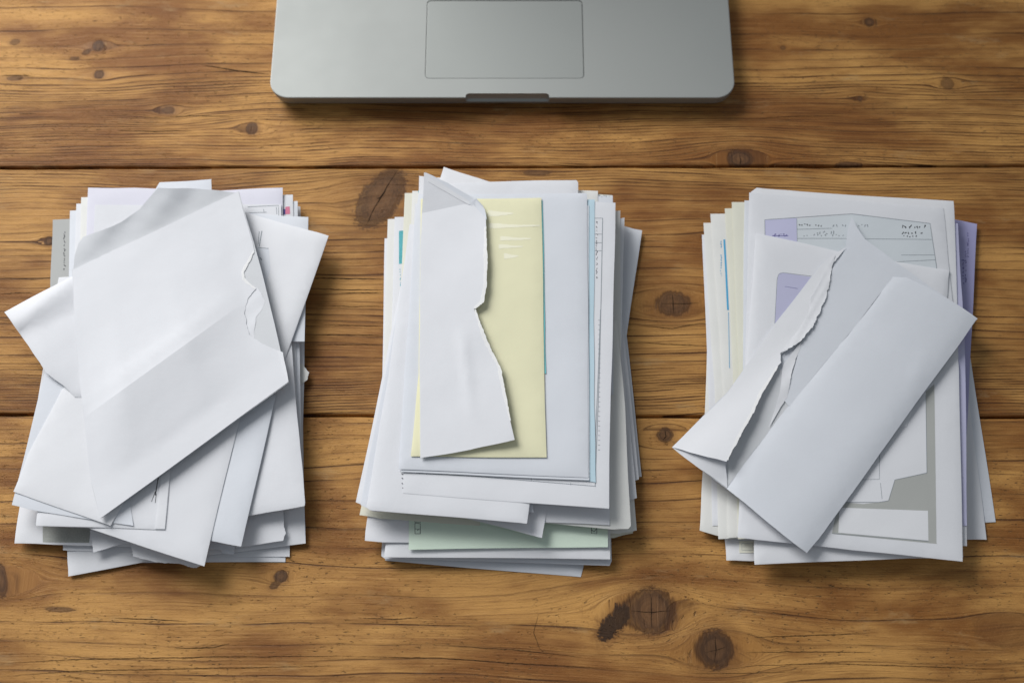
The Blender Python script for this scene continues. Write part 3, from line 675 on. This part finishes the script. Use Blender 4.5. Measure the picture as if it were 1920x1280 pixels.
M.add('m5c2', 'letter', 'slim white edge just left of the large slanted letter, middle pile', P_, [(676, 946), (725, 690), (762, 480), (1000, 520), (1000, 960), (700, 958)], 'cool', 'thin')
M.add('d6', 'envelope', 'white envelope end rising behind the torn envelope top', E_, [(786, 330), (845, 334), (845, 700), (772, 700)], 'bright', 'thin')
M.add('m11', 'envelope', 'slanted white envelope corner topmost at the back of middle pile', E_, [(832, 313), (918, 341), (940, 520), (790, 480), (812, 370)], 'bright')
M.add('m10', 'envelope', 'wide white envelope along the back edge of the middle pile', E_, [(800, 345), (918, 341), (1081, 338), (1084, 342), (1087, 500), (1090, 800), (780, 800)], 'white')
M.add('m5c', 'letter', 'large slanted white letter showing at lower left of middle pile', P_, [(687, 951), (729, 700), (768, 420), (1000, 440), (993, 944), (988, 981), (694, 956)], 'white')
sh = M.add('m7', 'form', 'white printed form with a dark ruled border at right, middle pile', 'form', [(755, 924), (757, 883), (778, 382), (1118, 378), (1154, 380), (1150, 560), (1145, 740), (1142, 953)], 'white', 'thin')
strokes(sh, 'ruled_border', [([(1130, 409), (1127, 560), (1124, 690), (1117, 873), (1116, 912)], 1.3), ([(1126, 580), (1122, 690), (1114, 873)], 1.2), [(1112, 409), (1130, 409)], [(1112, 439), (1129, 439)], [(1112, 455), (1129, 455)], [(1112, 470), (1128, 470)],
        ([(780, 886), (900, 893), (996, 901), (1117, 911)], 1.1), [(996, 895), (996, 902)], [(800, 886), (800, 889)], [(1070, 905), (1070, 909)]] + [[(1126 - k * .035, 600 + 9 * k), (1122 - k * .035, 600 + 9 * k)] for k in range(28)], INKG, 0.8)
strokes(sh, 'printed_text', scribble(1119, 412, 110, 5, 26, True, 11), INK, 1.0); strokes(sh, 'printed_text', scribble(754, 868, 50, 4, 6, True, 2), INK, 1.4)
M.add('m8', 'letter', 'pale blue sheet edge right of the large blank letter, middle pile', P_, [(1080, 374), (1115, 374), (1113, 600), (1114, 760), (1117, 904), (1085, 899)], 'blue', 'thin')
M.add('m9b', 'letter', 'thin white sheet beneath the large blank letter, middle pile', P_, [(752, 884), (1105, 900), (1104, 385), (790, 385)], 'cool', 'paper')
M.add('m9', 'letter', 'large blank white letter directly under the yellow paper', P_, [(747, 879), (758, 700), (777, 420), (785, 364), (1100, 362), (1101, 372), (1103, 600), (1103, 895)], 'cool', 'env')
M.add('cyan', 'letter', 'teal sheet showing as a sliver beside the yellow paper', P_, [(800, 376), (1017, 376), (1022, 600), (1024, 700), (800, 700)], 'cyan', 'paper')
sh = M.add('yellow', 'letter', 'pale yellow paper half covered by the torn white envelope', P_, [(789, 373), (1015, 371), (1019, 612), (1025, 857), (770, 855), (785, 700)], 'yellow', 'env')
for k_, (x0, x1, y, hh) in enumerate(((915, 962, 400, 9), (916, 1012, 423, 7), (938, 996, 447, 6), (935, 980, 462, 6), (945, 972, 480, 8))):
    patch(sh, 'pale_streak', [(x0, y - hh * .7), ((x0 + x1) / 2, y - hh * .3), (x1, y - 1), (x1, y + 1), ((x0 + x1) / 2, y + hh * .5), (x0, y + hh * .7)], STREAK, .06, jag={0: .5, 1: .5, 3: .5, 4: .5})  # paler streaks laid over the yellow sheet
# top: torn envelope
z = M.z + 0.15
def ztorn(P):
    x, y = P[:, 0], P[:, 1]
    s_ = np.clip((x - 786) / 140, 0, 1.3); up = np.clip((860 - y) / 150, 0.0, 1)
    zz = (4.2 * s_ ** 1.3) * (.45 + .55 * up)
    c = -side(P, (782, 402), (884, 380)); zz = zz + np.clip(c, 0, None) * 0.085
    zz = zz + 0.9 * np.exp(-((x - 868 - (y - 640) * .12) / 9) ** 2) * np.clip((y - 610) / 40, 0, 1) * np.clip((800 - y) / 90, 0, 1)
    zz = zz + 0.5 * np.sin(y / 47.0 + x / 60)*s_
    return 0.25 + zz
torn = sheet('torn_envelope', [(795, 323), (826, 341), (884, 380), (911, 409), (911, 470), (912, 531), (906, 566), (889, 579), (906, 622), (921, 659), (937, 687), (948, 742), (965, 824), (880, 843), (788, 858), (786, 680), (787, 550), (790, 425)], z, 0.2, PM['white'], zf=ztorn,
             jag={4: .8, 5: 1.2, 6: 1.3, 7: 1.1, 8: 1.1, 9: .9, 10: .5}, grid=9, creases=[((785, 401), (884, 380))])
tag(torn.o, 'torn white envelope with a jagged right side lying on yellow paper', E_, M.group)
def ztb(P): return 0.1 + ztorn(P) - 0.9 + np.clip((P[:, 0] - 860) / 60, 0, 1) * 1.0
sheet('back_panel', [(797, 323), (840, 343), (892, 374), (909, 392), (913, 412), (890, 400), (860, 385), (812, 350)], z - .1, 0.15, PM['cool'], torn.o, zf=lambda P: ztorn(P) - .35, jag={3: .3}, grid=8)
sheet('folded_strip', [(803, 334), (826, 346), (884, 381), (880, 384), (822, 352), (802, 340)], z + .3, 0.12, PM['bright'], torn.o, zf=ztorn, grid=6)
sheet('folded_flap', [(879, 381), (893, 372), (906, 386), (912, 409), (905, 407)], z + .35, 0.14, PM['cool'], torn.o, zf=lambda P: ztorn(P) + .15 - .11 * np.clip(P[:, 0] - 884, 0, None), grid=6)

rim(torn, [(911, 425), (912, 470), (912, 531), (906, 566), (890, 578)], 6); rim(torn, [(891, 580), (906, 622), (921, 659), (937, 687), (948, 742), (957, 788)], 5)
# ================================================================== RIGHT PILE
Q = Pile('letters and envelopes in the right pile')
Q.add('r0', 'envelope', 'greyish envelope sticking out furthest at the right of right pile', E_, [(1867, 978), (1850, 979), (1600, 990), (1600, 520), (1800, 540), (1821, 680)], 'cool', 'env')
Q.add('r1', 'letter', 'white letter with the second outermost lower right corner, right pile', P_, [(1850, 1011), (1814, 1011), (1600, 1012), (1600, 600), (1800, 600), (1818, 760)], 'white', 'env')
sh = Q.add('r9', 'envelope', 'white envelope at lower left of right pile carrying a raised cream label', E_, [(1362, 1050), (1420, 1051), (1600, 1050), (1600, 720), (1350, 720), (1359, 1010)], 'bright', 'env')
patch(sh, 'label', [(1386, 1013), (1414, 1014), (1414, 1036), (1386, 1036)], PM['cream'], lift=.25); strokes(sh, 'printed_frame', [[(1391, 1018), (1412, 1018), (1412, 1031), (1391, 1031), (1391, 1018)]], INKG, .6, lift=.32)
sh = Q.add('r2', 'letter', 'lavender sheet with small dark print at upper right of right pile', P_, [(1620, 392), (1773, 409), (1832, 420), (1821, 640), (1812, 820), (1600, 800)], 'lavender', 'env')
strokes(sh, 'printed_text', scribble(1815, 437, 45, 4, 14, True, 4) + scribble(1811, 470, 60, 5, 15, True, 6) + scribble(1806, 486, 52, 5, 12, True, 9) + [[(1803, 488), (1812, 489)]], VIOL, 1.2)
Q.add('r10b', 'envelope', 'cream white envelope with the outermost lower left corner, right pile', E_, [(1312, 994), (1346, 1004), (1600, 1010), (1600, 600), (1326, 640), (1318, 880)], 'warm')
Q.add('r10', 'letter', 'white letter at the far left edge of the right pile', P_, [(1316, 440), (1600, 430), (1600, 980), (1336, 985), (1329, 760)], 'white')
Q.add('r11', 'letter', 'white letter second from the left in the upper left fan, right pile', P_, [(1319, 418), (1600, 410), (1620, 1000), (1347, 1010), (1340, 725)], 'warm')
sh = Q.add('r12', 'letter', 'white letter with a long blue printed line, left side of right pile', P_, [(1332, 401), (1600, 396), (1620, 990), (1364, 1008), (1360, 800)], 'warm')
strokes(sh, 'printed_line', [([(1358, 449), (1361, 500), (1365, 581)], 3.4), ([(1366, 585), (1368, 690)], 1.0)], BLUEINK, 1.0); strokes(sh, 'printed_text', scribble(1352, 450, 70, 4, 14, True, 12), BLUEINK, 1.3)
Q.add('r13', 'envelope', 'cream envelope with a ragged lower end, left fan of right pile', E_, [(1359, 391), (1600, 385), (1640, 1000), (1384, 1010), (1374, 691)], 'cream', jag={3: .25})
Q.add('r14', 'envelope', 'ivory envelope in the left fan beside the cream one, right pile', E_, [(1372, 379), (1600, 380), (1640, 990), (1402, 1000), (1386, 700)], 'cream')
Q.add('r15', 'letter', 'white letter just left of the form envelope at the back, right pile', P_, [(1396, 376), (1600, 378), (1640, 960), (1420, 990), (1393, 700)], 'cool')
Q.add('r8', 'letter', 'white letter lowest at the bottom edge of the right pile', P_, [(1415, 1058), (1414, 1010), (1420, 720), (1790, 720), (1806, 1044), (1704, 1046)], 'bright')
Q.add('r4b', 'envelope', 'white envelope edge under the pale lavender sheet, right pile', E_, [(1640, 440), (1790, 430), (1808, 700), (1813, 1023), (1650, 1020)], 'white', 'thin')
Q.add('r4', 'letter', 'pale lavender sheet along the right edge of the right pile', P_, [(1640, 412), (1796, 419), (1805, 567), (1810, 690), (1813, 985), (1650, 980)], 'pale_lavender', 'env')
Q.add('r6', 'envelope', 'white envelope topmost at the back edge of the right pile', E_, [(1408, 360), (1419, 352), (1500, 359), (1788, 377), (1790, 412), (1800, 800), (1420, 800)], 'bright')
sh = Q.add('r5', 'form_envelope', 'big white envelope printed with ruled form and grey framed panels', E_, [(1405, 361), (1590, 375), (1769, 390), (1780, 507), (1798, 690), (1805, 1052), (1600, 1031), (1383, 1007), (1396, 700)], 'white', 'env')
patch(sh, 'form_window', [(1494, 411), (1597, 402), (1744, 419), (1756, 502), (1730, 560), (1494, 560)], PM['form_tint'], .05)
patch(sh, 'colour_block', [(1434, 412), (1494, 409), (1495, 470), (1436, 470)], PM['pale_lavender'], .06)
strokes(sh, 'form_outline', [([(1435, 470), (1434, 412), (1597, 401), (1744, 419), (1757, 506)], 1.1), [(1494, 410), (1495, 452)], [(1495, 447), (1560, 447), (1747, 449)], [(1690, 478), (1752, 478)], [(1680, 491), (1754, 487)], [(1495, 430), (1560, 428)]], INKG, 0.9)
for sc_ in ((1497, 422, 45, 5, 9), (1560, 423, 70, 5, 12), (1530, 436, 60, 7, 10), (1692, 425, 44, 8, 9), (1690, 436, 40, 6, 7), (1504, 441, 80, 4, 12), (1692, 443, 28, 4, 5)):
    strokes(sh, 'form_text', scribble(*sc_, False, sc_[0] + sc_[1]), INK if sc_[2] < 50 else INKG, 1.7)
strokes(sh, 'form_text', scribble(1450, 441, 27, 7, 6, False, 20) + [[(1448, 442), (1478, 442)]], VIOL, 1.2)
patch(sh, 'grey_frame', [(1735, 735), (1752, 720), (1756, 1018), (1560, 998), (1570, 978), (1735, 985), (1741, 1012), (1741, 1013)][:3] + [(1757, 1019), (1560, 1000), (1572, 940), (1738, 955)], PM['warm_grey'], .05)
patch(sh, 'grey_panel', [(1580, 948), (1660, 940), (1679, 898), (1738, 887), (1741, 957), (1574, 951)], PM['warm_grey'], .075)
patch(sh, 'white_panel', [(1574, 951), (1740, 957), (1741, 1013), (1572, 998)], PM['bright'], .11)
patch(sh, 'folder_shape', [(1500, 800), (1700, 690), (1736, 730), (1738, 886), (1678, 899), (1666, 938), (1648, 941), (1560, 940)], PM['white'], .13)
strokes(sh, 'folder_outline', [[(1585, 941), (1648, 941), (1666, 938), (1678, 899), (1738, 886)], [(1738, 886), (1736, 740)], [(1649, 850), (1649, 898), (1610, 899)], [(1651, 905), (1654, 935)], [(1560, 999), (1741, 1014)]], INKG, 0.9, lift=.17)
sh = Q.add('r7', 'window_envelope', 'white window envelope showing lavender paper, under the top envelope', E_, [(1417, 437), (1570, 471), (1780, 507), (1776, 560), (1700, 800), (1395, 760), (1400, 667)], 'white', 'fat')
patch(sh, 'window', [(1459, 510), (1620, 534), (1600, 640), (1450, 640)], PM['window_lav'], r=9)
strokes(sh, 'window_rim', [[(1452, 620), (1457, 524), (1460, 514), (1468, 511), (1540, 520)]], INKG, .8); strokes(sh, 'printed_line', [[(1472, 537), (1496, 541)]], VIOL, .7)
# top: torn open envelope
z = Q.z + 0.2
def zback(P): return 0.5 + 0.9 * np.sin((P[:, 0] - P[:, 1]) / 150.0)
tip = sheet('ripped_envelope', [(1260, 838), (1364, 735), (1450, 610), (1539, 495), (1570, 474), (1586, 462), (1590, 430), (1597, 406), (1606, 424), (1622, 448), (1680, 492), (1760, 548), (1833, 597), (1774, 680), (1650, 851), (1546, 996), (1513, 1037), (1440, 980), (1364, 917)], z, 0.2, PM['cool'], zf=zback, grid=13)
tag(tip.o, 'white envelope ripped open along its flap on top of right pile', E_, Q.group)
def zfront(P):
    a = side(P, (1362, 916), (1673, 520)); b = side(P, (1513, 1037), (1833, 597))   # a>0 into the front panel; b<0 inside
    near = np.clip(a, 0, None)
    zz = 0.5 + 3.0 * (1 - np.exp(-near / 70)) ; edge = np.clip(-b, 0, None); zz = zz * (1 - np.exp(-edge / 26)) 
    return zback(P) + zz + 0.7 * (1 - np.exp(-near / 5)) + 0.35 * np.exp(-((P[:, 0] - 1722 + (P[:, 1] - 690) * .25) / 9) ** 2 - ((P[:, 1] - 690) / 34) ** 2) + 0.3 * np.sin((P[:, 0] + P[:, 1] * .6) / 38) * np.exp(-edge / 60)
sheet('front_panel', [(1363, 916), (1414, 845), (1463, 780), (1540, 688), (1590, 629), (1640, 565), (1665, 530), (1674, 519), (1700, 520), (1760, 550), (1832, 597), (1774, 679), (1650, 850), (1546, 995), (1513, 1036), (1440, 979)], z + .30, 0.08, PM['cool'], tip.o, zf=zfront, grid=12)
def zinner(P): return zback(P) + 0.6
sheet('inner_panel', [(1560, 505), (1584, 470), (1594, 464), (1640, 494), (1674, 520), (1590, 628), (1480, 762), (1470, 750), (1486, 700), (1505, 636), (1555, 540)], z + .25, 0.14, PM['cool'], tip.o, zf=zinner, grid=10)
def zstrip(P):
    d = side(P, (1260, 838), (1575, 470))      # >0 toward the torn side
    u = np.clip((P[:, 1] - 470) / 380, 0, 1)
    return zback(P) + 0.4 + np.clip(d, 0, 130) * (0.017 + 0.052 * u) + 0.6 * np.sin(P[:, 1] / 33 + P[:, 0] / 50) * np.clip(d / 40, 0, 1)
tf = sheet('torn_flap', [(1261, 838), (1364, 736), (1450, 611), (1538, 497), (1566, 475), (1586, 464), (1572, 482), (1560, 497), (1554, 536), (1543, 566), (1532, 591), (1525, 608), (1501, 638), (1463, 662), (1465, 679), (1458, 686), (1429, 735), (1412, 773), (1385, 820), (1362, 865), (1310, 852)], z + .45, 0.16, PM['bright'], tip.o, zf=zstrip,
      jag={6: .5, 7: .9, 8: .9, 9: 1.0, 10: .9, 11: 1.0, 12: 1.0, 13: .8, 14: .7, 15: .6, 16: .6, 17: .6, 18: .3}, grid=9)
sheet('torn_lining', [(1468, 684), (1503, 640), (1494, 668), (1484, 700), (1477, 742), (1461, 768), (1442, 800), (1462, 735)], z + .45, 0.1, PM['bright'], tip.o, zf=lambda P: zback(P) + .75 + .25 * np.sin(P[:, 1] / 9 + P[:, 0] / 7), jag={1: .8, 2: .9, 3: .9, 4: .8}, grid=8)
rim(tf, [(1458, 686), (1429, 735), (1412, 773), (1385, 820), (1364, 862)], 4)
sheet('gap_shade', [(1364, 858), (1412, 770), (1455, 690), (1485, 700), (1480, 762), (1414, 844), (1364, 912)], z + .22, 0.1, PM['inside'], tip.o, zf=zback, grid=10)  # grey sheet painting the flap's shadow in the gap
sheet('torn_edge', [(1566, 478), (1560, 500), (1554, 538), (1544, 568), (1533, 592), (1526, 609), (1502, 639), (1465, 663), (1478, 643), (1500, 616), (1517, 588), (1520, 560), (1536, 532), (1548, 502)], z + .66, 0.12, PM['bright'], tip.o, zf=lambda P: zstrip(P) + .28 * np.sin(P[:, 0] / 5 + P[:, 1] / 9) ** 2, jag={0: .9, 1: 1.2, 2: 1.2, 3: 1.2, 4: 1.2, 5: 1.2, 6: 1.2, 7: .8, 8: .8, 9: .8, 10: .8, 11: .8}, grid=5)
sheet('end_fold', [(1261, 839), (1310, 853), (1360, 866), (1364, 915), (1310, 877)], z + .3, 0.14, PM['white'], tip.o, zf=lambda P: zback(P) + .3 + .05 * np.clip(P[:, 0] - 1270, 0, None) * np.clip((900 - P[:, 1]) / 60, 0, 1), grid=8)
